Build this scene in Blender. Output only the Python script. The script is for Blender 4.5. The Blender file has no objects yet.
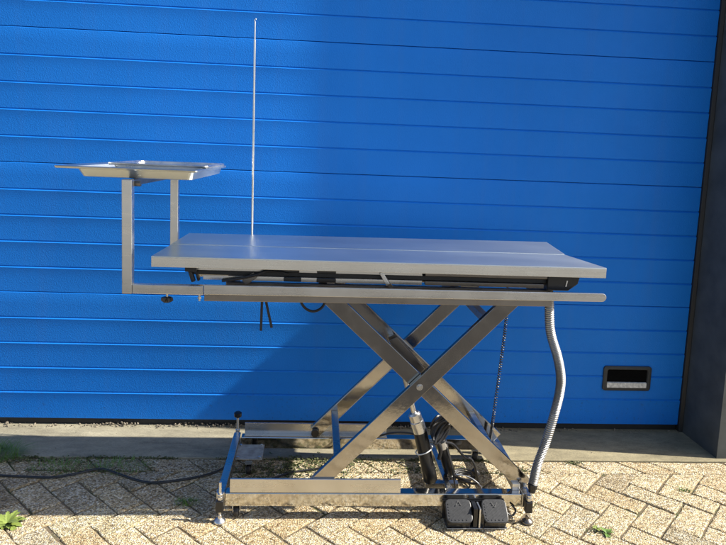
import bpy, bmesh, math, random
from mathutils import Vector, Matrix
random.seed(7)
S = bpy.context.scene
C = S.collection

# ------------------------------------------------------------------ materials
def nodes(name):
    m = bpy.data.materials.new(name); m.use_nodes = True
    nt = m.node_tree; b = nt.nodes['Principled BSDF']
    return m, nt, b
def N(nt, t, **k):
    n = nt.nodes.new(t)
    for a, v in k.items():
        if a.startswith('i_'):
            key = a[2:].replace('_', ' ')
            n.inputs[key].default_value = v
        else: setattr(n, a, v)
    return n
def ramp(nt, stops, fac):
    r = nt.nodes.new('ShaderNodeValToRGB'); e = r.color_ramp.elements
    while len(e) < len(stops): e.new(.5)
    for i, (p, c) in enumerate(stops):
        e[i].position = p
        e[i].color = (*c, 1) if isinstance(c, tuple) else (c, c, c, 1)
    nt.links.new(fac, r.inputs['Fac']); return r
def coords(nt, scale=(1, 1, 1)):
    g = nt.nodes.new('ShaderNodeNewGeometry'); mp = nt.nodes.new('ShaderNodeMapping')
    mp.inputs['Scale'].default_value = scale
    nt.links.new(g.outputs['Position'], mp.inputs['Vector']); return mp.outputs['Vector']
def noise(nt, scale, detail=3, rough=.55, vec=None, aniso=(1, 1, 1)):
    n = nt.nodes.new('ShaderNodeTexNoise'); n.inputs['Scale'].default_value = scale
    n.inputs['Detail'].default_value = detail; n.inputs['Roughness'].default_value = rough
    nt.links.new(vec or coords(nt, aniso), n.inputs['Vector']); return n
def mixc(nt, fac, a, b, mode='MIX'):
    m = nt.nodes.new('ShaderNodeMix'); m.data_type = 'RGBA'; m.blend_type = mode
    for s, v in ((m.inputs[0], fac), (m.inputs[6], a), (m.inputs[7], b)):
        if hasattr(v, 'is_linked') or hasattr(v, 'links'): nt.links.new(v, s)
        else: s.default_value = v if not isinstance(v, tuple) else (*v, 1)
    return m.outputs[2]
def bump(nt, b, h, dist, strength=1.0, prev=None):
    n = nt.nodes.new('ShaderNodeBump'); n.inputs['Distance'].default_value = dist
    n.inputs['Strength'].default_value = strength
    nt.links.new(h, n.inputs['Height'])
    if prev: nt.links.new(prev.outputs['Normal'], n.inputs['Normal'])
    nt.links.new(n.outputs['Normal'], b.inputs['Normal']); return n

def steel(name, base=(.62, .60, .57), r0=.16, r1=.32, brush=(1, 1, 1), tangent=None, aniso=0, bs=.0002, smudge=True):
    m, nt, b = nodes(name)
    b.inputs['Metallic'].default_value = 1
    n1 = noise(nt, 40, 4, .6, aniso=brush)
    n2 = noise(nt, 7, 4, .6, aniso=(.2, .5, .5) if aniso else (1, 1, 1))
    mx = mixc(nt, .5, n1.outputs['Fac'], n2.outputs['Fac'])
    r = ramp(nt, [(.35, r0), (.65, r1)], mx)
    nt.links.new(r.outputs['Color'], b.inputs['Roughness'])
    c = ramp(nt, [(.3, tuple(x * .86 for x in base)), (.65, base)], n2.outputs['Fac'])
    nt.links.new(c.outputs['Color'], b.inputs['Base Color'])
    bump(nt, b, n1.outputs['Fac'], bs)
    if aniso:
        b.inputs['Anisotropic'].default_value = aniso
        v = nt.nodes.new('ShaderNodeCombineXYZ'); v.inputs[0].default_value = tangent[0]; v.inputs[1].default_value = tangent[1]; v.inputs[2].default_value = tangent[2]
        nt.links.new(v.outputs[0], b.inputs['Tangent'])
    return m
def plain(name, col, rough=.5, metal=0, nscale=60, var=.15, bs=.0003, spec=.5):
    m, nt, b = nodes(name)
    b.inputs['Metallic'].default_value = metal; b.inputs['Roughness'].default_value = rough
    b.inputs['Specular IOR Level'].default_value = spec
    n = noise(nt, nscale, 4)
    c = ramp(nt, [(.3, tuple(x * (1 - var) for x in col)), (.7, tuple(min(1, x * (1 + var)) for x in col))], n.outputs['Fac'])
    nt.links.new(c.outputs['Color'], b.inputs['Base Color'])
    bump(nt, b, n.outputs['Fac'], bs)
    return m

M = {}
M['top'] = steel('brushed_table_steel', (.68, .72, .71), .28, .35, (.06, 9, 9), (0, 1, 0), .68, .00010)
M['steel'] = steel('brushed_steel', (.63, .62, .60), .22, .36, (.06, 1, 1))
M['arm'] = steel('polished_arm_steel', (.58, .56, .52), .05, .15, (.3, .3, .3), bs=.0003)
M['scissor'] = steel('stained_scissor_steel', (.42, .40, .375), .05, .20, (.5, .5, .5), bs=.0004)
M['rim'] = steel('folded_rim_steel', (.66, .66, .64), .20, .32, (.06, 1, 1))
M['dullsteel'] = steel('matt_steel', (.50, .48, .45), .30, .48, (.1, 1, 1))
M['zinc'] = steel('zinc_plated_steel', (.68, .68, .68), .22, .40)
M['conduit'] = steel('grey_conduit_steel', (.42, .42, .41), .40, .52)
M['dark_reflect_strip'] = plain('dark_reflect_ground', (.032, .029, .025), .9, nscale=300, var=.4, bs=.002)  # for the added ground strip mirrored by the scissor arms
M['darksteel'] = steel('dark_stained_steel', (.20, .18, .16), .30, .5)
M['galv'] = plain('dusty_galvanised_plate', (.34, .33, .29), .6, .35, 30, .35, .0006)
M['sleeve'] = steel('stained_sleeve_steel', (.32, .29, .26), .25, .42, (.1, 1, 1))
M['rubber'] = plain('black_rubber', (.012, .012, .013), .55, nscale=90, bs=.0004)
M['plastic'] = plain('black_plastic', (.010, .010, .011), .28, nscale=150, var=.1, bs=.0001)
M['pad'] = plain('worn_pedal_plastic', (.020, .021, .023), .42, nscale=90, var=.35, bs=.0003)
M['grip'] = plain('grey_black_grip_plastic', (.035, .036, .036), .6)
M['recess_shade'] = plain('black_recess_shade', (.004, .004, .004), .9, spec=.05)
M['arrow'] = plain('faded_moulded_mark', (.05, .05, .05), .5)
M['cable'] = plain('cable_sheath', (.012, .012, .014), .4, nscale=90)
M['tie'] = plain('white_cable_tie', (.75, .75, .72), .4)
M['label'] = plain('worn_label', (.62, .60, .55), .6, nscale=70, var=.35)

def m_door():
    m, nt, b = nodes('blue_embossed_paint')
    big = noise(nt, 1.3, 5, .6)
    fin = noise(nt, 26, 4, .7, aniso=(1, 1, .35))
    c1 = ramp(nt, [(.3, (.006, .165, .61)), (.7, (.009, .195, .70))], big.outputs['Fac'])
    # dust and specks that gather in the foot of the door
    g = nt.nodes.new('ShaderNodeNewGeometry'); sx = nt.nodes.new('ShaderNodeSeparateXYZ'); nt.links.new(g.outputs['Position'], sx.inputs[0])
    low = nt.nodes.new('ShaderNodeMapRange'); low.inputs['From Min'].default_value = .34; low.inputs['From Max'].default_value = .03
    nt.links.new(sx.outputs['Z'], low.inputs['Value'])
    sp = noise(nt, 55, 5, .75)
    spr = ramp(nt, [(.56, 0.0), (.74, .75)], sp.outputs['Fac'])
    mul = nt.nodes.new('ShaderNodeMath'); mul.operation = 'MULTIPLY'
    nt.links.new(spr.outputs['Color'], mul.inputs[0]); nt.links.new(low.outputs['Result'], mul.inputs[1])
    streak = noise(nt, 5, 4, .6, aniso=(2.5, 1, .12))
    sr = ramp(nt, [(.5, 0.0), (.8, .10)], streak.outputs['Fac'])
    c2 = mixc(nt, mul.outputs[0], c1.outputs['Color'], (.03, .05, .10))
    c3 = mixc(nt, sr.outputs['Color'], c2, (.10, .16, .30))
    nt.links.new(c3, b.inputs['Base Color'])
    r = ramp(nt, [(.3, .46), (.7, .60)], fin.outputs['Fac']); nt.links.new(r.outputs['Color'], b.inputs['Roughness'])
    v = nt.nodes.new('ShaderNodeTexVoronoi'); b.inputs['Specular IOR Level'].default_value = .22; v.inputs['Scale'].default_value = 330
    nt.links.new(coords(nt, (1, 1, .55)), v.inputs['Vector'])
    p = bump(nt, b, v.outputs['Distance'], .0009, .6)
    wv = noise(nt, 3.0, 3, .5)
    bump(nt, b, wv.outputs['Fac'], .003, .2, p)
    return m
M['door'] = m_door()

def m_paver(name='exposed_aggregate_paver', attr=True):
    m, nt, b = nodes(name)
    v = nt.nodes.new('ShaderNodeTexVoronoi'); v.inputs['Scale'].default_value = 165
    nz = noise(nt, 60, 3); 
    co = coords(nt)
    wob = nt.nodes.new('ShaderNodeVectorMath'); wob.operation = 'MULTIPLY_ADD'
    wob.inputs[1].default_value = (.006, .006, .006)
    nt.links.new(nz.outputs['Color'], wob.inputs[0]); nt.links.new(co, wob.inputs[2])
    nt.links.new(wob.outputs[0], v.inputs['Vector'])
    sep = nt.nodes.new('ShaderNodeSeparateColor'); nt.links.new(v.outputs['Color'], sep.inputs[0])
    chips = ramp(nt, [(0, (.20, .145, .085)), (.2, (.42, .335, .20)), (.5, (.60, .50, .325)), (.74, (.68, .59, .43)), (.92, (.82, .77, .64)), (1, (.30, .26, .21))], sep.outputs['Red'])
    d = ramp(nt, [(.35, 1.0), (.75, .55)], v.outputs['Distance'])
    dd = nt.nodes.new('ShaderNodeMath'); dd.operation = 'MULTIPLY'; dd.inputs[1].default_value = 1.0
    nt.links.new(d.outputs['Color'], dd.inputs[0])
    c = mixc(nt, 1.0, chips.outputs['Color'], d.outputs['Color'], 'MULTIPLY')
    big = noise(nt, 6, 5, .65)
    br = ramp(nt, [(.3, (.78, .74, .66)), (.7, (1.1, 1.07, 1.0))], big.outputs['Fac'])
    c = mixc(nt, .9, c, br.outputs['Color'], 'MULTIPLY')
    rust = noise(nt, 2.3, 4, .6)
    rr = ramp(nt, [(.60, 0.0), (.78, .35)], rust.outputs['Fac'])
    c = mixc(nt, rr.outputs['Color'], c, (.30, .17, .07))
    if attr:
        a = nt.nodes.new('ShaderNodeAttribute'); a.attribute_name = 'tone'
        c = mixc(nt, 1.0, c, a.outputs['Color'], 'MULTIPLY')
    nt.links.new(c, b.inputs['Base Color'])
    b.inputs['Roughness'].default_value = .85; b.inputs['Specular IOR Level'].default_value = .3
    inv = ramp(nt, [(.1, 1.0), (.8, 0.0)], v.outputs['Distance'])
    p = bump(nt, b, inv.outputs['Color'], .0035, .9)
    bump(nt, b, big.outputs['Fac'], .004, .5, p)
    return m
M['paver'] = m_paver(); M['ground'] = plain('pale_concrete_yard', (.27, .255, .225), .9, nscale=4, var=.15, bs=.002)

def m_soil():
    m, nt, b = nodes('joint_soil')
    a = noise(nt, 9, 4, .6); f = noise(nt, 260, 3, .7)
    c = ramp(nt, [(.3, (.07, .05, .03)), (.55, (.17, .13, .08)), (.8, (.28, .23, .15))], f.outputs['Fac'])
    g = ramp(nt, [(.52, 0.0), (.66, .8)], a.outputs['Fac'])
    cc = mixc(nt, g.outputs['Color'], c.outputs['Color'], (.05, .075, .018))
    nt.links.new(cc, b.inputs['Base Color']); b.inputs['Roughness'].default_value = .95
    bump(nt, b, f.outputs['Fac'], .004, 1)
    return m
M['soil'] = m_soil()
def m_conc():
    m, nt, b = nodes('weathered_concrete')
    a = noise(nt, 5, 6, .65, aniso=(.5, 1.6, 1)); f = noise(nt, 140, 4, .7); s = noise(nt, 26, 5, .7, aniso=(.5, 1, 1))
    c = ramp(nt, [(.25, (.19, .17, .12)), (.5, (.30, .27, .19)), (.75, (.41, .37, .265))], a.outputs['Fac'])
    c2 = ramp(nt, [(.3, .72), (.7, 1.12)], s.outputs['Fac'])
    c3 = ramp(nt, [(.3, .80), (.7, 1.12)], f.outputs['Fac'])
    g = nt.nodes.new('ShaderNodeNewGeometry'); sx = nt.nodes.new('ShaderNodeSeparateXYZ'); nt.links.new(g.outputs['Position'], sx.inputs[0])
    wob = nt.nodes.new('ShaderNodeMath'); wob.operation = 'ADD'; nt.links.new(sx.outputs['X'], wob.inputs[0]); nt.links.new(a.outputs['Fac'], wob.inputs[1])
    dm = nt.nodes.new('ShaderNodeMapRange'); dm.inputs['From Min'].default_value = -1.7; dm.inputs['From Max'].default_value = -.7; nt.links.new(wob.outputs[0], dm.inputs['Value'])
    xtint = mixc(nt, dm.outputs['Result'], (1.0, 1.0, 1.0), (.90, .86, .74))  # tint turns darker and more olive towards the right
    x = mixc(nt, 1.0, c.outputs['Color'], c2.outputs['Color'], 'MULTIPLY'); x = mixc(nt, 1.0, x, xtint, 'MULTIPLY'); x = mixc(nt, 1.0, x, c3.outputs['Color'], 'MULTIPLY')
    nt.links.new(x, b.inputs['Base Color']); b.inputs['Roughness'].default_value = .85
    p = bump(nt, b, f.outputs['Fac'], .0015, .8); bump(nt, b, s.outputs['Fac'], .003, .6, p)
    return m
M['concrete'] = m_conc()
M['wall'] = plain('charcoal_cladding', (.055, .062, .064), .6, nscale=9, var=.3, bs=.0008)
M['brick'] = plain('plain_render_wall', (.30, .22, .17), .85, nscale=18, var=.25, bs=.002)
M['moss'] = plain('moss_leaves', (.085, .098, .032), .8, nscale=45, var=.5)
M['grass'] = plain('grass_blades', (.11, .20, .035), .6, nscale=35, var=.4)
M['leaf'] = plain('bright_weed_leaves', (.17, .22, .045), .55, nscale=35, var=.25)
M['grit'] = plain('loose_grit', (.20, .17, .13), .9, nscale=130, var=.5)

# ------------------------------------------------------------------ mesh helpers
WL = {}
def obj(name, bm, mat, parent=None, bev=0, smooth=False, seg=2, angle=40):
    o_at = WL.get(parent.name, Vector()) if parent else Vector()
    me = bpy.data.meshes.new(name)
    bmesh.ops.recalc_face_normals(bm, faces=bm.faces)
    bm.transform(Matrix.Translation(-o_at)); bm.to_mesh(me); bm.free()
    me.materials.append(mat)
    o = bpy.data.objects.new(name, me); C.objects.link(o)
    if parent: o.parent = parent; WL[o.name] = o_at
    else: WL[o.name] = Vector()
    if smooth:
        me.polygons.foreach_set('use_smooth', [True] * len(me.polygons))
        me.set_sharp_from_angle(angle=math.radians(angle))
    if bev:
        b = o.modifiers.new('bevel', 'BEVEL'); b.width = bev; b.segments = seg; b.limit_method = 'ANGLE'; b.angle_limit = math.radians(35)
    return o
def empty(name, loc, label, cat, group=None):
    e = bpy.data.objects.new(name, None); C.objects.link(e); e.location = loc; e.empty_display_size = .05
    e['label'] = label; e['category'] = cat
    if group: e['group'] = group
    WL[e.name] = Vector(loc); return e
def tag(o, label, cat, group=None):
    o['label'] = label; o['category'] = cat
    if group: o['group'] = group
def B(): return bmesh.new()
def box(bm, x0, x1, y0, y1, z0, z1, mtx=None):
    vs = [bm.verts.new((x, y, z)) for z in (z0, z1) for y in (y0, y1) for x in (x0, x1)]
    if mtx: 
        for v in vs: v.co = mtx @ v.co
    for f in ((0, 2, 3, 1), (4, 5, 7, 6), (0, 1, 5, 4), (2, 6, 7, 3), (0, 4, 6, 2), (1, 3, 7, 5)):
        bm.faces.new([vs[i] for i in f])
    return bm
def bar(bm, a, b, w, d, up=(0, 1, 0)):
    """rectangular bar from a to b: d along 'up' (depth), w across"""
    a = Vector(a); b = Vector(b); ax = (b - a).normalized(); u = Vector(up); u = (u - ax * u.dot(ax)).normalized(); s = ax.cross(u)
    r = []
    for p in (a, b):
        r.append([bm.verts.new(p + s * (i * w / 2) + u * (j * d / 2)) for i, j in ((-1, -1), (1, -1), (1, 1), (-1, 1))])
    for i in range(4): bm.faces.new((r[0][i], r[0][(i + 1) % 4], r[1][(i + 1) % 4], r[1][i]))
    bm.faces.new(r[0][::-1]); bm.faces.new(r[1]); return bm
def lathe(bm, a, b, prof, n=20):
    """prof = [(t, radius)] along a->b"""
    a = Vector(a); b = Vector(b); ax = (b - a).normalized()
    u = ax.orthogonal().normalized(); s = ax.cross(u); rings = []
    for t, r in prof:
        c = a + (b - a) * t
        rings.append([bm.verts.new(c + (u * math.cos(k * 2 * math.pi / n) + s * math.sin(k * 2 * math.pi / n)) * max(r, 1e-5)) for k in range(n)])
    for i in range(len(rings) - 1):
        for k in range(n): bm.faces.new((rings[i][k], rings[i][(k + 1) % n], rings[i + 1][(k + 1) % n], rings[i + 1][k]))
    bm.faces.new(rings[0][::-1]); bm.faces.new(rings[-1]); return bm
def cyl(bm, a, b, r, n=20): return lathe(bm, a, b, [(0, r), (1, r)], n)
def smoothpath(pts, per=10):
    P = [Vector(p) for p in pts]; P = [P[0] * 2 - P[1]] + P + [P[-1] * 2 - P[-2]]; out = []
    for i in range(1, len(P) - 2):
        for k in range(per):
            t = k / per; p0, p1, p2, p3 = P[i - 1:i + 3]
            out.append(.5 * ((2 * p1) + (p2 - p0) * t + (2 * p0 - 5 * p1 + 4 * p2 - p3) * t * t + (3 * p1 - p0 - 3 * p2 + p3) * t ** 3))
    out.append(P[-2]); return out
def tube(bm, path, r, n=10, rf=None):
    rings = []; u = None
    for i, p in enumerate(path):
        t = (path[min(i + 1, len(path) - 1)] - path[max(i - 1, 0)]).normalized()
        if u is None: u = t.orthogonal().normalized()
        else: u = (u - t * u.dot(t)).normalized()
        s = t.cross(u); rr = rf(i) if rf else r
        rings.append([bm.verts.new(p + (u * math.cos(k * 2 * math.pi / n) + s * math.sin(k * 2 * math.pi / n)) * rr) for k in range(n)])
    for i in range(len(rings) - 1):
        for k in range(n): bm.faces.new((rings[i][k], rings[i][(k + 1) % n], rings[i + 1][(k + 1) % n], rings[i + 1][k]))
    bm.faces.new(rings[0][::-1]); bm.faces.new(rings[-1]); return bm
def prism(bm, poly, axis, a, b):
    """poly in the two other axes, extruded along axis from a to b"""
    def mk(p, t):
        return {'x': (t, p[0], p[1]), 'y': (p[0], t, p[1]), 'z': (p[0], p[1], t)}[axis]
    r0 = [bm.verts.new(mk(p, a)) for p in poly]; r1 = [bm.verts.new(mk(p, b)) for p in poly]; n = len(poly)
    for i in range(n): bm.faces.new((r0[i], r0[(i + 1) % n], r1[(i + 1) % n], r1[i]))
    bm.faces.new(r0[::-1]); bm.faces.new(r1); return bm
def rrect(cx, cy, w, h, r, n=5):
    o = []
    for sx, sy, a0 in ((1, 1, 0), (-1, 1, 90), (-1, -1, 180), (1, -1, 270)):
        for k in range(n + 1):
            a = math.radians(a0 + 90 * k / n)
            o.append((cx + sx * (w / 2 - r) + r * math.cos(a), cy + sy * (h / 2 - r) + r * math.sin(a)))
    return o

# ------------------------------------------------------------------ setting: ground
SEAM = -.315; ROW = -.425
bm = B(); box(bm, -60, 60, -80, 60, -.25, -.035); o = obj('ground', bm, M['ground']); o['kind'] = 'structure'
bm = B(); box(bm, -60, 60, -5.0, -1.72, -.034, .0045); o = obj('dark_reflect_strip', bm, M['dark_reflect_strip']); o['kind'] = 'structure'  # unseen dark strip, added to darken reflections in the steel arms
bm = B(); box(bm, -5.2, 2.6, -1.715, SEAM, -.034, -.0052); o = obj('paving_bed', bm, M['soil']); o['kind'] = 'structure'
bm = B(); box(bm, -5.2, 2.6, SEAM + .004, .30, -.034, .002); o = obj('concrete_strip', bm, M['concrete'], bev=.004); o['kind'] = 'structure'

def paver(bm, lay, corners, tone, dz=0, tx=0, ty=0):
    """one chamfered paving brick from its four top corners (counter clockwise)"""
    c = sum((Vector(p) for p in corners), Vector((0, 0))) / len(corners)
    def ring(f, z):
        out = []
        for p in corners:
            v = Vector(p) - c; L = v.length; q = c + v * ((L - f) / L)
            out.append(bm.verts.new((q.x, q.y, z + dz + tx * (q.x - c.x) + ty * (q.y - c.y))))
        return out
    nc = []
    for i in range(len(corners)):
        p, q = Vector(corners[i]), Vector(corners[(i + 1) % len(corners)]); k = max(1, int((q - p).length / .018)); nn = Vector((-(q - p).y, (q - p).x)).normalized()
        chip = random.random() < .10
        for t in range(k):
            jj = random.gauss(0, .0006) + (random.uniform(.001, .004) if random.random() < .05 else 0)
            if t == 0: nc.append(p + (c - p).normalized() * random.choice((0, .001, .002, .005 if chip else .001)))
            else: nc.append(p.lerp(q, t / k) + nn * jj)
    corners = nc
    rs = [ring(.0032, -.034), ring(.0032, -.006), ring(.0048, -.002), ring(.0090, 0)]
    n = len(corners); fs = []
    for a, b in zip(rs, rs[1:]):
        for i in range(n): fs.append(bm.faces.new((a[i], a[(i + 1) % n], b[(i + 1) % n], b[i])))
    fs.append(bm.faces.new(rs[-1]))
    for f in fs:
        for l in f.loops: l[lay] = (*tone, 1)
def tone():
    v = random.gauss(1.02, .085); w = random.uniform(-.025, .025)
    return (v + w, v, v - w * 1.4)
W = .105
ox, oy = -2.3567, -.873
ca = math.cos(math.radians(45)); 
bm = B(); lay = bm.loops.layers.color.new('tone')
def bl(x, y):
    jx, jy = 0, 0
    return (ox + (x * ca + y * ca) * W, oy + (-x * ca + y * ca) * W)
for i in range(-60, 80):
    for j in range(-70, 70):
        t = (i - j) % 4
        if t == 0: r = (i, j, i + 2, j + 1)
        elif t == 2: r = (i, j - 1, i + 1, j + 1)
        else: continue
        cs = [bl(r[0], r[1]), bl(r[2], r[1]), bl(r[2], r[3]), bl(r[0], r[3])]
        cx = sum(c[0] for c in cs) / 4; cy = sum(c[1] for c in cs) / 4
        if not (-5.1 < cx < 2.5 and -1.66 < cy < ROW + .09): continue
        if min(c[1] for c in cs) > ROW: continue
        a = random.gauss(0, .006); mx, my = random.gauss(0, .0011), random.gauss(0, .0011)
        cs = [(cx + (x - cx) * math.cos(a) - (y - cy) * math.sin(a) + mx, cy + (x - cx) * math.sin(a) + (y - cy) * math.cos(a) + my) for x, y in cs]
        paver(bm, lay, cs, tone(), max(-.0012, random.gauss(0, .0010)), random.gauss(0, .005), random.gauss(0, .005))
g = bmesh.ops.bisect_plane(bm, geom=bm.verts[:] + bm.edges[:] + bm.faces[:], plane_co=(0, ROW - .004, 0), plane_no=(0, 1, 0), clear_outer=True)
# slanted edging bricks between the herringbone and the concrete strip
x = -5.0
while x < 2.4:
    L = random.choice((.21, .21, .32, .15)) + random.gauss(0, .006)
    y0, y1 = ROW + .002, SEAM - .002
    k = .085
    cs = [(x + k, y0), (x + k + L, y0), (x + L, y1), (x, y1)]
    t = tone(); paver(bm, lay, cs, tuple(c * .97 for c in t), max(-.001, random.gauss(0, .0008)), random.gauss(0, .003), random.gauss(0, .006))
    x += L
o = obj('pavement', bm, M['paver']); o['kind'] = 'structure'

# ------------------------------------------------------------------ door
DX0, DX1 = -4.1, 0.0
Z1, SP = .1635, .1173
door = empty('sectional_door', (-2.05, 0, 0), 'wide blue ribbed sectional door filling the wall behind the steel table', 'garage door')
def panel(zb, zt, grooves, gtop):
    pts = [(.045, zb), (.0, zb)]
    for z in grooves:
        pts += [(0, z - .055), (-.0026, z - .0088), (-.0028, z - .0078), (.0014, z - .0036), (.0040, z - .0014), (.0045, z - .0004), (.0040, z + .0006), (.0010, z + .0012), (0, z + .0020)]
    pts += [(0, zt - .055), (-.0014, zt - .0045), (-.0012, zt - .0035), (.003, zt), (.045, zt)]
    bm = B(); prism(bm, pts, 'x', DX0, DX1)
    obj('door_panel', bm, M['door'], door, smooth=True, angle=28)
edges = [.033] + [Z1 + SP * k for k in (4, 9, 14, 19, 24)]
gi = [range(0, 4), range(5, 9), range(10, 14), range(15, 19), range(20, 24)]
for a in range(5):
    panel(edges[a] + .0012, edges[a + 1] - .0012, [Z1 + SP * k for k in gi[a]], True)
bm = B(); box(bm, DX0, DX1, .012, .05, .0, .032); obj('bottom_seal', bm, M['rubber'], door, bev=.003)
bm = B(); box(bm, DX0, DX1, .046, .052, .03, edges[-1]); obj('backing_sheet', bm, M['rubber'], door)
for xs in ((.0015, .019), (DX0 - .02, DX0 - .0015)):
    bm = B(); prism(bm, [(xs[0], -.012), (xs[1], -.018), (xs[1], .03), (xs[0], .03)], 'z', .003, 3.0); obj('side_seal', bm, M['rubber'], door, bev=.002)
# recessed grip
gx0, gx1, gz0, gz1 = -.404, -.163, .209, .332
gp = B()
out = rrect((gx0 + gx1) / 2, (gz0 + gz1) / 2, gx1 - gx0, gz1 - gz0, .014); inn = rrect((gx0 + gx1) / 2, (gz0 + gz1) / 2, gx1 - gx0 - .034, gz1 - gz0 - .030, .010)
inb = rrect((gx0 + gx1) / 2, (gz0 + gz1) / 2, gx1 - gx0 - .040, gz1 - gz0 - .036, .008)
def ringv(poly, y): return [gp.verts.new((p[0], y, p[1])) for p in poly]
outs = rrect((gx0 + gx1) / 2, (gz0 + gz1) / 2, gx1 - gx0 - .008, gz1 - gz0 - .008, .012)
R = [ringv(out, .001), ringv(out, -.008), ringv(outs, -.011), ringv(inn, -.011), ringv(inb, -.003)]
for a, b in zip(R, R[1:]):
    n = len(a)
    for i in range(n): gp.faces.new((a[i], a[(i + 1) % n], b[(i + 1) % n], b[i]))
grip = obj('recessed_grip', gp, M['grip'], door, smooth=True, angle=40)
bm = B(); prism(bm, inb, 'y', -.0032, -.0015); obj('grip_recess', bm, M['recess_shade'], grip)  # flat black back: shade of a deeper recess put in as colour
bm = B(); prism(bm, [(-.0125, gz0 + .016), (-.0125, gz0 + .041), (-.0035, gz0 + .043), (-.0035, gz0 + .016)], 'x', gx0 + .020, gx1 - .022); obj('grip_ledge', bm, M['label'], grip, bev=.001)
# side wall with a deeper lower part: its front edge shades the right of the door
sw = B(); prism(sw, [(-.286, 0.0015), (-.286, 2.165), (-.222, 2.165), (-.222, 4.2), (.30, 4.2), (.30, .0015)], 'x', .020, .62)
o = obj('side_wall', sw, M['wall']); tag(o, 'dark charcoal clad wall return along the right edge of the blue door', 'wall')
bm = B(); box(bm, DX0 - .9, .0195, -.02, .30, edges[-1] + .001, 4.2); box(bm, DX0 - 2.5, DX0 - .021, -.02, .30, .0, edges[-1]); 
o = obj('building_wall', bm, M['brick']); tag(o, 'rendered building wall above and left of the blue door, out of frame', 'wall')

# ------------------------------------------------------------------ examination table
T = empty('examination_table', (-1.58, -.52, 0), 'stainless steel veterinary lifting table with scissor legs in front of blue door', 'table')
ZT = .958
# table top: a front and a rear leaf, each a folded sheet
def leaf(name, tl, tr, br, bl_, bv):
    bm = B(); th = .006
    pts = [Vector(p) for p in (bl_, br, tr, tl)]
    top = [bm.verts.new(p) for p in pts]; bot = [bm.verts.new(p - Vector((0, 0, th))) for p in pts]
    bm.faces.new(top); bm.faces.new(bot[::-1])
    for i in range(4): bm.faces.new((top[i], top[(i + 1) % 4], bot[(i + 1) % 4], bot[i]))
    o = obj(name, bm, M['top'], T, bev=bv, seg=2)
    return o, pts
def lip(parent, p, q, inward, h):
    p = Vector(p); q = Vector(q); i = Vector(inward) * .0025; bm = B()
    z = Vector((0, 0, h)); d = Vector((0, 0, -.0045)); 
    a = [bm.verts.new(v) for v in (p + d, q + d, q + d + i, p + d + i)]; b = [bm.verts.new(v) for v in (p - z, q - z, q - z + i, p - z + i)]
    bm.faces.new(a); bm.faces.new(b[::-1])
    for k in range(4): bm.faces.new((a[k], a[(k + 1) % 4], b[(k + 1) % 4], b[k]))
    return bm
F = [(-2.363, -.552, .9550), (-.856, -.521, .9550), (-.826, -.816, .958), (-2.364, -.830, .958)]
fl, pf = leaf('table_top', *F, .0020)
Rr = [(-2.358, -.246, .957), (-.829, -.246, .966), (-.8565, -.519, .9568), (-2.363, -.550, .9564)]
rl, pr = leaf('table_top', *Rr, .0013)
obj('rim', lip(fl, F[3], F[2], (0, 1, 0), .036), M['rim'], fl, bev=.0008)
obj('rim', lip(fl, F[2], F[1], (-1, 0, 0), .036), M['rim'], fl, bev=.0008)
obj('rim', lip(fl, F[0], F[3], (1, 0, 0), .036), M['rim'], fl, bev=.0008)
obj('rim', lip(rl, Rr[0], Rr[1], (0, -1, 0), .036), M['rim'], rl, bev=.0008)
obj('rim', lip(rl, Rr[1], Rr[2], (-1, 0, 0), .036), M['rim'], rl, bev=.0008)
obj('rim', lip(rl, Rr[3], Rr[0], (1, 0, 0), .036), M['rim'], rl, bev=.0008)
# under tray: a shallow folded pan with cross stiffeners
bm = B(); prism(bm, [(-.775, .9215), (-.735, .874), (-.33, .868), (-.255, .9215), (-.258, .9235), (-.332, .871), (-.733, .877), (-.772, .9235)], 'x', -2.225, -.955)
pan = obj('under_pan', bm, M['steel'], T)
for x in (-2.235, -.955):
    bm = B(); prism(bm, [(-.775, .935), (-.735, .874), (-.33, .868), (-.255, .935)], 'x', x, x + .012); obj('end_plate', bm, M['darksteel'], pan, bev=.001)
bm = B(); box(bm, -2.24, -.945, -.772, -.752, .889, .9045); obj('hinge_channel', bm, M['rubber'], T, bev=.002)
bm = B(); box(bm, -2.225, -1.46, -.7785, -.7765, .9055, .9210); obj('edge_strip', bm, M['steel'], T, bev=.0006)
bm = B(); box(bm, -2.205, -1.46, -.7785, -.7765, .8735, .8885); obj('edge_strip', bm, M['steel'], T, bev=.0006)
for x, w in ((-1.93, .095), (-1.79, .065), (-1.23, .44)):
    bm = B(); box(bm, x - w / 2, x + w / 2, -.784, -.7730, .9058, .9190); obj('latch_block', bm, M['plastic'] if w < .2 else M['darksteel'], T, bev=.002)
for x, w in ((-1.905, .06), (-1.79, .066), (-1.24, .42)):
    bm = B(); box(bm, x - w / 2, x + w / 2, -.783, -.766, .874, .8882); obj('latch_block', bm, M['plastic'] if w < .2 else M['darksteel'], T, bev=.002)
bm = B(); bar(bm, (-1.604, -.784, .915), (-1.578, -.784, .872), .013, .004); obj('latch_link', bm, M['zinc'], T, bev=.001)
bm = B(); bar(bm, (-1.595, -.779, .900), (-1.565, -.779, .862), .014, .006); obj('stay', bm, M['darksteel'], T, bev=.001)
bm = B(); bar(bm, (-2.03, -.786, .895), (-2.068, -.786, .868), .022, .008)
obj('stay', bm, M['darksteel'], T, bev=.001)
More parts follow.
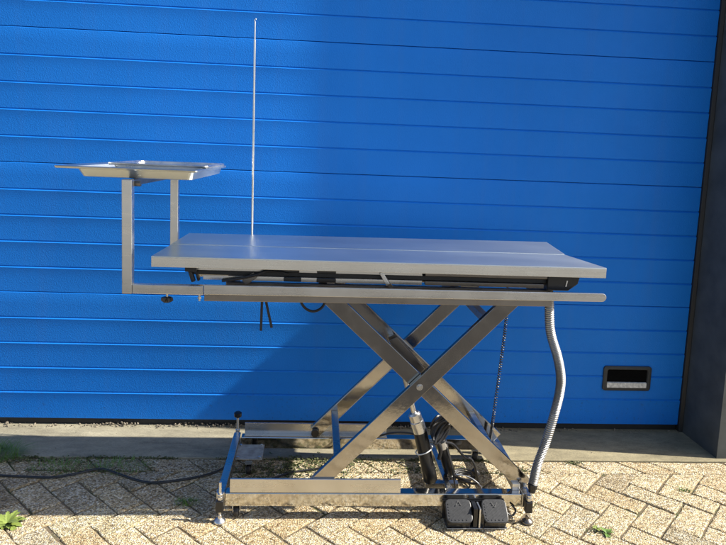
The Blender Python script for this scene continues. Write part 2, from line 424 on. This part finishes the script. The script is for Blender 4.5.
# black end mounts
bm = B(); prism(bm, [(-2.262, .921), (-2.225, .921), (-2.222, .900), (-2.262, .902)], 'y', -.80, -.70); bar(bm, (-2.248, -.78, .903), (-2.236, -.78, .866), .012, .02); bar(bm, (-2.232, -.76, .903), (-2.222, -.76, .866), .008, .02)
obj('end_mount', bm, M['plastic'], T, bev=.002)
bm = B(); prism(bm, [(-1.02, .923), (-.905, .923), (-.912, .893), (-.945, .868), (-1.02, .868)], 'y', -.79, -.70)
obj('end_mount', bm, M['plastic'], T, bev=.003)
bm = B(); bar(bm, (-.952, -.792, .905), (-.956, -.792, .884), .004, .003)
obj('latch_pin', bm, M['zinc'], T)
# upper frame
bm = B()
for y in (-.748, -.30): box(bm, -2.13, -.99, y - .012, y + .012, .822, .862)
for x in (-2.12, -1.80, -1.33, -1.00): box(bm, x - .015, x + .015, -.735, -.313, .825, .860)
obj('upper_frame', bm, M['darksteel'], T, bev=.002)
# side rails: light accessory rail and the dull sleeve beneath
def rail(y, s):
    bm = B(); poly = [(-2.191, .8375), (-2.191, .8695)]
    # right end is rounded
    zc, r = .860, .0145
    for k in range(9):
        a = math.radians(90 - 180 * k / 8); poly.append((-.848 + r * math.cos(a), zc + r * math.sin(a)))
    prism(bm, poly, 'y', y, y + s * .010)
    o = obj('side_rail', bm, M['steel'], T, bev=.0018)
    bm = B(); prism(bm, [(-2.191, .813), (-2.191, .8365), (-1.018, .8443), (-1.018, .822)], 'y', y + s * .012, y + s * .036)
    obj('rail_sleeve', bm, M['sleeve'], T, bev=.0015)
    for x in (-1.95, -1.6, -1.25):
        bm = B(); box(bm, x - .02, x + .02, min(y + s * .036, y + s * .075), max(y + s * .036, y + s * .075), .824, .834)
        obj('rail_bracket', bm, M['dullsteel'], T, bev=.001)
rail(-.848, 1); rail(-.262, -1)
# tray stand that slides into the rails
stand = None
for y in (-.843, -.276):
    xo = 0 if y < -.5 else .024
    bm = B(); box(bm, -2.453 + xo, -2.421 + xo, y - .004, y + .026, .834, 1.205)
    box(bm, -2.4205 + xo, -2.1925, y - .004, y + .022, .835, .8655)
    if stand is None: stand = obj('tray_stand', bm, M['steel'], T, bev=.0022)
    else: obj('rear_post', bm, M['steel'], stand, bev=.0022)
bm = B(); box(bm, -2.447, -2.427, -.816, -.282, 1.183, 1.203); cyl(bm, (-2.427, -.80, 1.19), (-2.405, -.80, 1.19), .009, 12)
obj('cross_tube', bm, M['darksteel'], stand, bev=.001)
# clamp knob and stop bolt
bm = B(); cyl(bm, (-2.312, -.832, .836), (-2.312, -.832, .822), .004, 10); obj('knob_screw', bm, M['zinc'], stand)
bm = B(); n = 40; rings = []
for z, rr, am in ((.824, .010, .0), (.821, .016, .003), (.811, .017, .003), (.806, .012, .001)):
    rings.append([bm.verts.new((-2.312 + (rr + am * math.cos(6 * 2 * math.pi * k / n)) * math.cos(2 * math.pi * k / n), -.832 + (rr + am * math.cos(6 * 2 * math.pi * k / n)) * math.sin(2 * math.pi * k / n), z)) for k in range(n)])
for a, b in zip(rings, rings[1:]):
    for k in range(n): bm.faces.new((a[k], a[(k + 1) % n], b[(k + 1) % n], b[k]))
bm.faces.new(rings[0]); bm.faces.new(rings[-1][::-1]); obj('clamp_knob', bm, M['plastic'], stand, smooth=True)
bm = B(); cyl(bm, (-2.207, -.832, .836), (-2.207, -.832, .812), .0035, 10); cyl(bm, (-2.207, -.832, .826), (-2.207, -.832, .820), .0065, 6); obj('stop_bolt', bm, M['zinc'], stand)
# infusion pole
bm = B(); lathe(bm, (-2.097, -.236, .80), (-2.104, -.236, 1.832), [(0, .0048), (.93, .0048), (.931, .0032), (1, .0032)], 14)
pole = obj('infusion_pole', bm, M['zinc'], T, smooth=True)
bm = B(); tube(bm, smoothpath([(-2.104, -.236, 1.827), (-2.105, -.238, 1.838), (-2.101, -.246, 1.842), (-2.099, -.250, 1.836)], 5), .0022, 8); obj('pole_hook', bm, M['zinc'], pole, smooth=True)
bm = B(); box(bm, -2.113, -2.081, -.252, -.228, .815, .872); obj('pole_clamp', bm, M['dullsteel'], pole, bev=.002)

# scissor arms : U section bars
def arm(name, x0, z0, x1, z1, y0, y1, w=.056):
    a = Vector((x0, 0, z0)); b = Vector((x1, 0, z1)); ax = (b - a).normalized(); s = Vector((-ax.z, 0, ax.x)); L = (b - a).length
    yo, yi = y0, y1; t = .0028; bm = B()
    def piece(s0, s1, ya, yb):
        vs = []
        for e in (0, 1):
            for (ss, yy) in ((s0, ya), (s1, ya), (s1, yb), (s0, yb)):
                p = a + ax * (L * e) + s * ss; vs.append(bm.verts.new((p.x, yy, p.z)))
        for f in ((0, 1, 2, 3), (7, 6, 5, 4), (0, 4, 5, 1), (1, 5, 6, 2), (2, 6, 7, 3), (3, 7, 4, 0)): bm.faces.new([vs[i] for i in f])
    piece(-w / 2, w / 2, yo, yo + math.copysign(t, yi - yo))
    for sg in (-1, 1): piece(min(sg * w / 2, sg * (w / 2 - t)), max(sg * w / 2, sg * (w / 2 - t)), yo + math.copysign(t, yi - yo) * 1.02, yi)
    piece(-w / 2 + t * 1.05, w / 2 - t * 1.05, yi - math.copysign(t, yi - yo), yi)
    return obj(name, bm, M['scissor'], T, bev=.0011, seg=2)
A0, A1 = (-1.805, .120), (-1.112, .834)
B0, B1 = (-1.022, .112), (-1.803, .834)
armsA = [arm('scissor_arm', *A0, *A1, -.7485, -.7265), arm('scissor_arm', *A0, *A1, -.290, -.312)]
armsB = [arm('scissor_arm', *B0, *B1, -.7225, -.7000), arm('scissor_arm', *B0, *B1, -.316, -.3385)]
PX, PZ = -1.443, .496
for y, s in ((-.7485, -1), (-.290, 1)):
    bm = B(); cyl(bm, (PX, y, PZ), (PX, y + s * .005, PZ), .0085, 6); cyl(bm, (PX, y + s * .001, PZ), (PX, y + s * .0015, PZ), .012, 20); obj('pivot_bolt', bm, M['zinc'], T, bev=.0006)
for (x, z), y in [(B0, -.7225)]:
    bm = B(); cyl(bm, (x, y - .004, z), (x, y, z), .007, 6); obj('pivot_bolt', bm, M['zinc'], T)
def cross(x, z, w=.026, y0=-.6995, y1=-.339):
    bm = B(); box(bm, x - w / 2, x + w / 2, y0, y1, z - w / 2, z + w / 2); return obj('cross_bar', bm, M['steel'], T, bev=.002)
cross(-1.725, .205, .028, -.726, -.3125); cross(-1.205, .738, .028, -.726, -.3125); cross(-1.735, .770, .026); cross(-1.14, .222, .024)
cross(-1.50, .552, .024)
# base frame
bm = B(); box(bm, -2.123, -1.046, -.762, -.722, .051, .100); obj('base_rail', bm, M['arm'], T, bev=.0025)
bm = B(); box(bm, -2.118, -1.040, -.322, -.282, .051, .100); obj('base_rail', bm, M['arm'], T, bev=.0025)
def guide(y, s):
    bm = B(); t = .003; w = .030
    ya = y; yb = y + s * w
    def bx(y0, y1, z0, z1): box(bm, -2.106, -1.495, min(y0, y1), max(y0, y1), z0, z1)
    bx(ya, ya + s * t, .1005, .151); bx(ya + s * t, ya + s * .0095, .148, .151); bx(ya + s * t, yb, .1005, .1035)
    obj('roller_guide', bm, M['steel'], T, bev=.0008, seg=1)
guide(-.759, 1); guide(-.286, -1)
bm = B(); box(bm, -2.152, -2.1235, -.764, -.280, .050, .103); obj('base_end', bm, M['steel'], T, bev=.0025)
bm = B(); prism(bm, [(-1.045, -.764), (-1.012, -.764), (-1.006, -.280), (-1.039, -.280)], 'z', .050, .103); obj('base_end', bm, M['steel'], T, bev=.0025)
for x, y in ((A0[0], -.716), (A0[0], -.322)):
    bm = B(); cyl(bm, (x, y - .008, .122), (x, y + .008, .122), .0165, 20); obj('guide_roller', bm, M['plastic'], T, bev=.001)
bm = B(); box(bm, -1.075, -1.047, -.736, -.716, .1005, .125); obj('arm_lug', bm, M['zinc'], T, bev=.001); bm = B(); box(bm, -1.075, -1.047, -.328, -.308, .1005, .125); obj('arm_lug', bm, M['zinc'], T, bev=.001)
# shiny spacer seen at the foot of the inner arm
bm = B(); cyl(bm, (-1.085, -.70, .150), (-1.07, -.58, .120), .011, 16); obj('link_pin', bm, M['zinc'], T, smooth=True)
# feet
def foot(x, y, col, top, knob=False):
    bm = B(); lathe(bm, (x, y, 0), (x, y, .028), [(0, .0200), (.10, .0215), (.30, .0205), (.50, .013), (.62, .008), (1, .007)], 24)
    f = obj('levelling_foot', bm, col, T, smooth=True, angle=50)
    bm = B(); cyl(bm, (x, y, .028), (x, y, top), .005, 12); obj('foot_screw', bm, M['zinc'], f, smooth=True)
    bm = B(); cyl(bm, (x, y, .086), (x, y, .098), .010, 6); cyl(bm, (x, y, .101), (x, y, .108), .010, 6); obj('lock_nut', bm, M['zinc'], f, bev=.0008)
    bm = B(); box(bm, x - .013, x + .013, y - .012, y + .012, .042, .084); obj('foot_block', bm, M['plastic'], f, bev=.003)
    if knob:
        bm = B(); lathe(bm, (x, y, top - .004), (x, y, top + .022), [(0, .008), (.2, .016), (.8, .017), (1, .010)], 18); obj('foot_knob', bm, M['plastic'], f, smooth=True)
foot(-2.137, -.778, M['zinc'], .150)
foot(-1.026, -.780, M['darksteel'], .104)
foot(-2.140, -.262, M['zinc'], .165, True)
foot(-1.018, -.258, M['dullsteel'], .128)
# castors
def castor(x, y, plate=False):
    r = .021
    bm = B(); lathe(bm, (x - .009, y, r), (x + .009, y, r), [(0, r - .003), (.15, r), (.85, r), (1, r - .003)], 24)
    w = obj('castor_wheel', bm, M['rubber'], T, smooth=True, angle=50)
    bm = B(); cyl(bm, (x - .0125, y, r), (x + .0125, y, r), .0055, 12); obj('wheel_hub', bm, M['zinc'], w, smooth=True)
    bm = B()
    for s in (-1, 1): prism(bm, [(y - .008, r - .006), (y + .008, r - .006), (y + .014, .050), (y - .014, .050)], 'x', x + s * .0125 - .001, x + s * .0125 + .001)
    box(bm, x - .0135, x + .0135, y - .014, y + .014, .0465, .0495)
    obj('castor_fork', bm, M['zinc'], w, bev=.0006)
castor(-2.083, -.738); castor(-2.072, -.440); castor(-1.105, -.735); castor(-1.105, -.31)
bm = B(); box(bm, -2.1228, -2.015, -.488, -.362, .084, .088, ); 
pl = obj('castor_plate', bm, M['galv'], T, bev=.001)
bm = B()
bm.free()
for (bx_, by_) in ((-2.112, -.477), (-2.026, -.477), (-2.112, -.373), (-2.026, -.373)):
    bm = B(); cyl(bm, (bx_, by_, .0882), (bx_, by_, .093), .0055, 6); obj('plate_bolt', bm, M['zinc'], pl)

# actuator
y = -.60
ax0 = Vector((-1.352, y, .058)); ax1 = Vector((-1.405, y, .262)); ax2 = Vector((-1.433, y, .338)); ax3 = Vector((-1.497, y, .550))
bm = B(); lathe(bm, ax0, ax1, [(0, .020), (.04, .027), (.30, .028), (.34, .0265), (.97, .0265), (1, .025)], 28)
act = obj('lifting_actuator', bm, M['plastic'], T, smooth=True, angle=40)
bm = B(); lathe(bm, ax1, ax2, [(0, .0262), (.08, .0265), (.55, .0265), (.58, .0240), (.92, .0240), (1, .018)], 28); obj('actuator_collar', bm, M['zinc'], act, smooth=True)
bm = B(); cyl(bm, ax2, ax2.lerp(ax3, .85), .0105, 20); obj('piston_rod', bm, M['zinc'], act, smooth=True)
bm = B(); lathe(bm, (-1.272, -.585, .075), (-1.325, -.585, .235), [(0, .014), (.08, .021), (.85, .021), (.93, .019), (1, .010)], 22); obj('motor_housing', bm, M['plastic'], act, smooth=True, angle=40)
bm = B(); lathe(bm, (-1.309, -.585, .190), (-1.318, -.585, .216), [(0, .0216), (1, .0216)], 22); obj('motor_band', bm, M['zinc'], act, smooth=True)
bm = B()
tube(bm, [Vector((-1.386, -.6, .188)) + Vector((.031 * math.cos(a), .030 * math.sin(a), .014 * math.cos(a))) for a in [k * math.tau / 24 for k in range(25)]], .0024, 6); obj('cable_tie', bm, M['tie'], act, smooth=True)
bm = B()
for s in (-1, 1): prism(bm, [(-1.545, .625), (-1.515, .640), (-1.405, .520), (-1.425, .495), (-1.47, .500)], 'y', y + s * .020 - .002, y + s * .020 + .002)
obj('actuator_bracket', bm, M['darksteel'], T, bev=.0012)
bm = B(); cyl(bm, (-1.503, y - .025, .560), (-1.503, y + .025, .560), .008, 12); obj('bracket_pin', bm, M['zinc'], T, smooth=True)
bm = B(); box(bm, -1.375, -1.245, -.615, -.585, .030, .058); bar(bm, (-1.30, -.721, .07), (-1.30, -.323, .07), .022, .026, (0, 0, 1)); obj('actuator_mount', bm, M['steel'], T, bev=.002)
# cable coil strapped beside the actuator
bm = B(); 
for q in range(8):
    c0 = Vector((-1.338 + .008 * (q % 3), -.60 - .006 * q, .287 - .006 * (q % 2))); rr = .030 + .005 * (q % 3); ph = q * .7
    P = [c0 + Vector((rr * math.cos(a) * .8, .010 * math.sin(2 * a + ph), rr * 1.25 * math.sin(a + .2 * q))) for a in [k * math.tau / 26 for k in range(25)]]
    tube(bm, P, .0050, 7)
tube(bm, smoothpath([(-1.345, -.60, .262), (-1.340, -.615, .235), (-1.325, -.62, .20), (-1.33, -.62, .16)], 8), .0075, 8)
obj('cable_coil', bm, M['cable'], T, smooth=True)
def cab(name, pts, r, mat='cable', par=T, n=8):
    bm = B(); tube(bm, smoothpath(pts, 10), r, n); return obj(name, bm, M[mat], par, smooth=True)
cab('control_cable', [(-1.405, -.585, .235), (-1.44, -.56, .236), (-1.50, -.50, .208), (-1.57, -.46, .168), (-1.625, -.43, .125), (-1.68, -.40, .07), (-1.76, -.40, .012), (-1.9, -.44, .006), (-2.02, -.52, .008), (-2.118, -.50, .012)], .0042)
cab('motor_cable', [(-1.318, -.60, .22), (-1.27, -.59, .205), (-1.22, -.58, .150), (-1.19, -.57, .135), (-1.17, -.57, .095), (-1.16, -.56, .03), (-1.21, -.50, .008)], .0048)
cab('motor_cable', [(-1.30, -.60, .20), (-1.275, -.62, .12), (-1.262, -.63, .05), (-1.24, -.60, .012), (-1.18, -.54, .008), (-1.22, -.48, .008), (-1.31, -.50, .009)], .0032)
cab('ground_wire', [(-1.26, -.62, .10), (-1.20, -.62, .085), (-1.16, -.64, .05), (-1.205, -.66, .02), (-1.225, -.66, .010)], .0018, 'zinc')
bm = B()
for q in range(4):
    rr = .032 + .006 * q
    tube(bm, [Vector((-1.185 + rr * math.cos(a), -.47 + rr * .8 * math.sin(a), .008 + .004 * q + .003 * math.sin(3 * a + q))) for a in [k * math.tau / 24 for k in range(24)]], .0036, 7)
obj('cable_coil', bm, M['cable'], T, smooth=True)
bm = B(); lathe(bm, (-1.160, -.50, .055), (-1.138, -.50, .030), [(0, .008), (.2, .013), (.9, .013), (1, .009)], 14); obj('cable_plug', bm, M['plastic'], T, smooth=True)
# loose straps and a loop below the left end
bm = B(); bar(bm, (-2.004, -.800, .845), (-2.006, -.800, .706), .0085, .004); bar(bm, (-2.000, -.797, .845), (-1.970, -.797, .716), .0085, .004); obj('hanging_strap', bm, M['rubber'], T, bev=.001)
cab('cable_loop', [(-1.885, -.77, .85), (-1.878, -.785, .815), (-1.858, -.79, .785), (-1.828, -.79, .775), (-1.800, -.785, .790), (-1.785, -.775, .825)], .0045)
cab('cable_loop', [(-2.14, -.79, .873), (-2.10, -.795, .880), (-2.03, -.795, .896), (-1.99, -.792, .912), (-1.95, -.79, .908), (-1.92, -.785, .900)], .0050)
# corrugated conduit on the right
pth = smoothpath([(-1.000, -.745, .86), (-.993, -.745, .82), (-.980, -.745, .71), (-.948, -.745, .62), (-.930, -.745, .55), (-.928, -.745, .49), (-.940, -.745, .41), (-.966, -.75, .30), (-.998, -.765, .215), (-1.014, -.778, .150)], 60)
bm = B(); tube(bm, pth, .0165, 20, rf=lambda i: .0158 + .0015 * (1, .1, -1, .1)[i % 4] )
cond = obj('flexible_conduit', bm, M['conduit'], T, smooth=True, angle=75)
bm = B(); lathe(bm, (-1.014, -.778, .152), (-1.017, -.779, .118), [(0, .014), (.1, .0175), (.55, .0175), (.6, .014), (1, .013)], 12); obj('conduit_gland', bm, M['plastic'], cond, bev=.0008)
cab('conduit_tail', [(-1.017, -.779, .120), (-1.022, -.780, .106)], .004, 'zinc', cond)
# coiled cord behind
bm = B(); P0 = smoothpath([(-1.027, -.38, .80), (-1.027, -.38, .642), (-1.039, -.38, .435), (-1.054, -.38, .215), (-1.062, -.38, .110)], 10)
hel = []; tot = 720
for k in range(tot):
    f = k / tot * (len(P0) - 1); i = int(f); p = P0[i].lerp(P0[i + 1], f - i); a = k * .72
    hel.append(p + Vector((.0058 * math.cos(a), .0058 * math.sin(a), 0)))
tube(bm, hel, .0022, 5); obj('coiled_cord', bm, M['cable'], T, smooth=True)

# ------------------------------------------------------------------ instrument tray
tr = empty('instrument_tray', (-2.44, -.49, 1.2055), 'shallow stainless steel instrument tray resting on the two upright posts at left', 'tray')
def trayring(bm, specs):
    rr = [[bm.verts.new((px, py, z)) for px, py in rrect(cx, cy, w, h, r)] for cx, cy, w, h, r, z in specs]
    for a, b in zip(rr, rr[1:]):
        n = len(a)
        for i in range(n): bm.faces.new((a[i], a[(i + 1) % n], b[(i + 1) % n], b[i]))
    bm.faces.new(rr[-1])
    return bm
cx, cy = -2.4465, -.493
bm = B(); trayring(bm, [(cx, cy, .449, .660, .012, 1.2335), (cx, cy, .451, .662, .012, 1.2395), (cx, cy, .446, .657, .011, 1.2405), (cx + .025, cy, .378, .635, .014, 1.2395), (cx + .025, cy, .374, .630, .016, 1.236), (cx + .028, cy, .352, .605, .018, 1.2085), (cx + .028, cy, .340, .59, .018, 1.2065)])
o = obj('tray_basin', bm, M['top'], tr, smooth=True, angle=35); md = o.modifiers.new('t', 'SOLIDIFY'); md.thickness = .0012; md.offset = 1
bm = B(); trayring(bm, [(cx + .045, cy + .10, .352, .405, .02, 1.2420), (cx + .045, cy + .10, .356, .409, .02, 1.2490), (cx + .045, cy + .10, .350, .403, .02, 1.2500), (cx + .045, cy + .10, .330, .38, .02, 1.2492), (cx + .045, cy + .10, .315, .365, .02, 1.228), (cx + .045, cy + .10, .29, .34, .02, 1.226)])
o = obj('tray_insert', bm, M['zinc'], tr, smooth=True, angle=35); md = o.modifiers.new('t', 'SOLIDIFY'); md.thickness = .001; md.offset = 1

# ------------------------------------------------------------------ foot pedal
fp = empty('foot_pedal', (-1.215, -.82, 0), 'black twin foot pedal with ribbed pads on the paving below the table', 'foot pedal')
bm = B(); box(bm, -1.334, -1.114, -.828, -.7695, .0045, .0075); obj('pedal_plate', bm, M['zinc'], fp, bev=.001)
def pad(x0, x1):
    m = Matrix.Translation(((x0 + x1) / 2, -.806, .060)) @ Matrix.Rotation(math.radians(39), 4, 'X')
    w = x1 - x0; h = .084
    bm = B(); poly = rrect(0, 0, w, h, .019)
    prism(bm, poly, 'z', -.011, .005); bm.transform(m)
    p = obj('pedal_pad', bm, M['pad'], fp, bev=.003)
    bm = B(); s = .0100
    for k in range(-16, 17):
        # diagonal ribs clipped to the pad face
        pts = []
        hw, hh = w / 2 - .009, h / 2 - .009
        for q in (-1, 1):
            pass
        c = k * s
        # line y = x*.75 + c
        xs = []
        for xx in (-hw, hw):
            yy = xx * .75 + c
            if -hh <= yy <= hh: xs.append((xx, yy))
        for yy in (-hh, hh):
            xx = (yy - c) / .75
            if -hw < xx < hw: xs.append((xx, yy))
        if len(xs) < 2: continue
        a, b = xs[0], xs[1]
        if (Vector(a) - Vector(b)).length < .006: continue
        bar(bm, (a[0], a[1], .0055), (b[0], b[1], .0055), .0042, .0030, (0, 0, 1))
    bm.transform(m); obj('pad_ribs', bm, M['pad'], p)
    bm = B()
    sgn = 1 if x0 < -1.25 else -1
    bar(bm, (-.010, -.006 + .0, .0078), (0, .012 * 1, .0078), .0028, .0012, (0, 0, 1)); bar(bm, (.010, -.006, .0078), (0, .012, .0078), .0028, .0012, (0, 0, 1))
    if sgn < 0: bm.transform(Matrix.Rotation(math.pi, 4, 'Z'))
    bm.transform(m @ Matrix.Translation((0, .022, 0))); obj('pad_arrow', bm, M['arrow'], p)
pad(-1.336, -1.242); pad(-1.203, -1.113)
for x0, x1 in ((-1.331, -1.248), (-1.198, -1.118)):
    bm = B(); prism(bm, [(-.770, .008), (-.770, .074), (-.826, .026), (-.822, .008)], 'x', x0, x1); obj('pad_base', bm, M['plastic'], fp, bev=.003)
bm = B(); box(bm, -1.238, -1.223, -.822, -.772, .0078, .078); box(bm, -1.2055, -1.2035, -.838, -.772, .0078, .060); obj('pedal_hinge', bm, M['plastic'], fp, bev=.003)
bm = B(); box(bm, -1.2185, -1.2125, -.825, -.775, .0078, .078); prism(bm, [(-1.2185, .0078), (-1.206, .0078), (-1.206, .052), (-1.2185, .074)], 'y', -.812, -.806); obj('pedal_bracket', bm, M['zinc'], fp, bev=.001)
bm = B(); box(bm, -1.340, -1.112, -.7690, -.7645, .010, .080); obj('pedal_shade_plate', bm, M['plastic'], fp, bev=.001)  # black plate added where shadow falls behind the pads
bm = B(); tube(bm, smoothpath([(-1.115, -.775, .045), (-1.088, -.785, .030), (-1.070, -.775, .045), (-1.085, -.772, .062)], 8), .0035, 8); obj('pedal_cable', bm, M['cable'], fp, smooth=True)

# ------------------------------------------------------------------ power cable on the ground
bm = B(); tube(bm, smoothpath([(-4.2, -.40, .006), (-3.6, -.46, .006), (-3.2, -.462, .006), (-3.035, -.474, .006), (-2.94, -.482, .006), (-2.839, -.487, .006), (-2.76, -.462, .006), (-2.671, -.420, .007), (-2.59, -.455, .006), (-2.50, -.505, .006), (-2.43, -.523, .006), (-2.33, -.500, .006), (-2.25, -.470, .007), (-2.18, -.445, .022), (-2.158, -.44, .05)], 12), .0046, 8)
o = obj('power_cable', bm, M['cable'], smooth=True); tag(o, 'long black power cable snaking over the paving to the left of the table', 'cable')

# ------------------------------------------------------------------ weeds
def blade(bm, p, d, L, w, bend):
    side = Vector((-d.y, d.x, 0)).normalized() * w; n = 4; prev = None
    for k in range(n + 1):
        t = k / n; c = Vector(p) + d * (L * bend * t * t) + Vector((0, 0, L * (t - .45 * bend * t * t))); ww = side * (1 - t * .95)
        cur = (bm.verts.new(c - ww), bm.verts.new(c + ww))
        if prev: bm.faces.new((prev[0], prev[1], cur[1], cur[0]))
        prev = cur
def tuft(x, y, rad, n, L, label, bend=1.0, z=.0):
    bm = B()
    for _ in range(n):
        a = random.uniform(0, math.tau); r = rad * math.sqrt(random.random()); dd = random.uniform(0, math.tau)
        d = Vector((math.cos(dd), math.sin(dd), 0)) if random.random() < .5 else Vector((math.cos(a), math.sin(a), 0))
        blade(bm, (x + r * math.cos(a), y + .5 * r * math.sin(a), z - .004), d, L * random.uniform(.45, 1.1), random.uniform(.0010, .0020), bend * random.uniform(.4, 1.2))
    o = obj('grass_tuft', bm, M['grass']); tag(o, label, 'weed', 'small weeds growing in the paving joints')
def rosette(x, y, R, n, label, mat='leaf', z=0):
    bm = B()
    for k in range(n):
        a = k * 2.4 + random.uniform(-.3, .3); L = R * random.uniform(.55, 1.0); w = L * random.uniform(.11, .19); lift = random.uniform(.10, .75)
        d = Vector((math.cos(a), math.sin(a), 0)); s = Vector((-d.y, d.x, 0)); prev = None; m = 9
        for i in range(m + 1):
            t = i / m; c = Vector((x, y, z)) + d * (L * t) + Vector((0, 0, L * (lift * t - .35 * t * t) + .003)); ww = w * (math.sin(math.pi * min(1, t * .93 + .05)) ** .8) * (1 + .55 * (i % 2)) 
            cur = [bm.verts.new(c - s * ww + Vector((0, 0, .2 * ww))), bm.verts.new(c), bm.verts.new(c + s * ww + Vector((0, 0, .2 * ww)))]
            if prev: bm.faces.new((prev[0], prev[1], cur[1], cur[0])); bm.faces.new((prev[1], prev[2], cur[2], cur[1]))
            prev = cur
    o = obj('leafy_weed', bm, M[mat]); tag(o, label, 'weed', 'small weeds growing in the paving joints')
rosette(-2.860, -.790, .066, 30, 'bright yellow green leafy weed at the lower left corner, in the sun')
tuft(-3.18, -.300, .15, 600, .085, 'large tuft of long grass against the concrete strip at the left edge', 1.4)
tuft(-2.83, -.400, .13, 260, .034, 'low grass patch beside the cable, nearest to the big tuft')
tuft(-2.60, -.395, .13, 260, .036, 'low grass patch where the black cable bends upward')
tuft(-2.275, -.655, .045, 110, .030, 'small green tuft in the shade left of the front levelling foot')
tuft(-.296, -.560, .022, 40, .030, 'tiny bright tuft in a sunny joint near the dark side wall')
rosette(-.760, -.850, .030, 9, 'small leafy weed at the bottom edge right of the foot pedal', 'grass')
rosette(-.785, -.820, .022, 7, 'tiny leafy sprout just behind the weed at the bottom edge', 'leaf')
# moss: ground cover
bm = B()
def mossat(x, y, z0, s):
    for _ in range(3):
        a = random.uniform(0, math.tau); d = Vector((math.cos(a), math.sin(a), random.uniform(.2, 1.3))).normalized() * s; q = Vector((-math.sin(a), math.cos(a), random.uniform(-.4, .4))) * s * .45
        c = Vector((x, y, z0)); bm.faces.new([bm.verts.new(v) for v in (c, c + d * .5 + q, c + d, c + d * .5 - q)])
def patch(cx, cy, rx, ry, n, s=.006):
    for _ in range(n):
        mossat(random.gauss(cx, rx), random.gauss(cy, ry), random.uniform(-.004, .004), s * random.uniform(.5, 1.3))
for _ in range(2600):
    x = random.uniform(-3.5, -1.0)
    if math.sin(x * 9) + math.sin(x * 23 + 1) + random.gauss(0, .6) > .1: mossat(x, SEAM - .002 + random.gauss(0, .006), random.uniform(-.004, .004), random.uniform(.003, .008))
for _ in range(1500):
    x = random.uniform(-3.5, -1.0)
    if math.sin(x * 7 + 2) + math.sin(x * 17) + random.gauss(0, .5) > .3: mossat(x, ROW + random.gauss(0, .006), random.uniform(-.005, .001), random.uniform(.003, .007))
patch(-1.90, -.40, .10, .045, 420, .009); patch(-1.75, -.36, .08, .04, 180, .009); patch(-1.98, -.52, .06, .05, 260, .009)
patch(-1.60, -.34, .14, .02, 260, .007); patch(-1.35, -.40, .12, .02, 240, .007); patch(-1.68, -.50, .09, .04, 200, .007)
patch(-.93, -.40, .05, .012, 160, .006); patch(-.66, -.335, .03, .008, 90, .006); patch(-1.30, -.845, .02, .01, 0)
patch(-2.95, -.34, .12, .02, 260, .007); patch(-.79, -.84, .02, .012, 60, .005)
o = obj('moss', bm, M['moss']); o['kind'] = 'stuff'
# grit along the door foot and loose on the paving
bm = B()
def stone(x, y, z, s):
    r = bmesh.ops.create_icosphere(bm, subdivisions=1, radius=s, matrix=Matrix.Translation((x, y, z)) @ Matrix.Rotation(random.uniform(0, 6), 4, (random.random(), random.random(), 1)) @ Matrix.Diagonal((random.uniform(.7, 1.5), random.uniform(.6, 1), random.uniform(.4, .8), 1)))
for _ in range(900):
    x = random.uniform(-3.6, 0.0); s = abs(random.gauss(.0022, .0016)) + .0008
    if math.sin(x * 6) + math.sin(x * 19) + random.gauss(0, .9) > -.2: stone(x, random.uniform(-.030, .012), .002 + s * .4, s)
for _ in range(420):
    x = random.uniform(-3.6, -.9)
    if math.sin(x * 5 + 1) + math.sin(x * 13) + random.gauss(0, .5) > .2: stone(x, random.uniform(-.016, .009), .003 + random.uniform(0, .012), random.uniform(.003, .0075))
for _ in range(60): stone(random.uniform(-3.5, -.1), random.uniform(-.29, -.03), .003, random.uniform(.001, .003))
for _ in range(500): stone(random.uniform(-3.4, .3), random.uniform(-1.1, -.34), .0015, random.uniform(.0009, .0024))
o = obj('grit', bm, M['grit']); o['kind'] = 'stuff'

# ------------------------------------------------------------------ light, sky, camera
sd = Vector((-1, .116, -.885)).normalized()
L = bpy.data.lights.new('sun', 'SUN'); L.energy = 5.0; L.angle = math.radians(.6); L.color = (1, .945, .84)
lo = bpy.data.objects.new('sun', L); C.objects.link(lo); lo.rotation_euler = sd.to_track_quat('-Z', 'Y').to_euler()
w = bpy.data.worlds.new('World'); S.world = w; w.use_nodes = True; nt = w.node_tree
sky = nt.nodes.new('ShaderNodeTexSky'); sky.sky_type = 'NISHITA'; sky.sun_disc = False
sky.sun_elevation = math.asin(-sd.z); sky.sun_rotation = math.atan2(-sd.x, -sd.y); sky.air_density = .9; sky.dust_density = 2.0; sky.ozone_density = .6
nt.links.new(sky.outputs[0], nt.nodes['Background'].inputs[0]); nt.nodes['Background'].inputs[1].default_value = .098

cam = bpy.data.cameras.new('camera'); co = bpy.data.objects.new('camera', cam); C.objects.link(co)
r = Vector((0.9971851525586912, -0.06359611750485863, 0.03971530378591999)); u = Vector((-0.03216794961175489, 0.11558887485945786, 0.9927761253306308)); d = Vector((0.06772735440186112, 0.9912591718854524, -0.11321775310741641))
u = (u - d * u.dot(d)).normalized()
m = Matrix((r, u, -d)).transposed().to_4x4(); m.translation = Vector((-1.8349553480671887, -2.895463455999512, 1.32)); co.matrix_world = m
cam.sensor_width = 36; cam.sensor_fit = 'HORIZONTAL'; cam.lens = 629.3917 / 726 * 36
cam.shift_x = (363 - 357.621) / 726; cam.shift_y = -(272.5 - 224.074) / 726
cam.clip_start = .05; cam.clip_end = 500
S.camera = co
S.view_settings.view_transform = 'Standard'; S.view_settings.look = 'None'; S.view_settings.gamma = 1; S.view_settings.use_curve_mapping = False
S.view_settings.exposure = 1.0
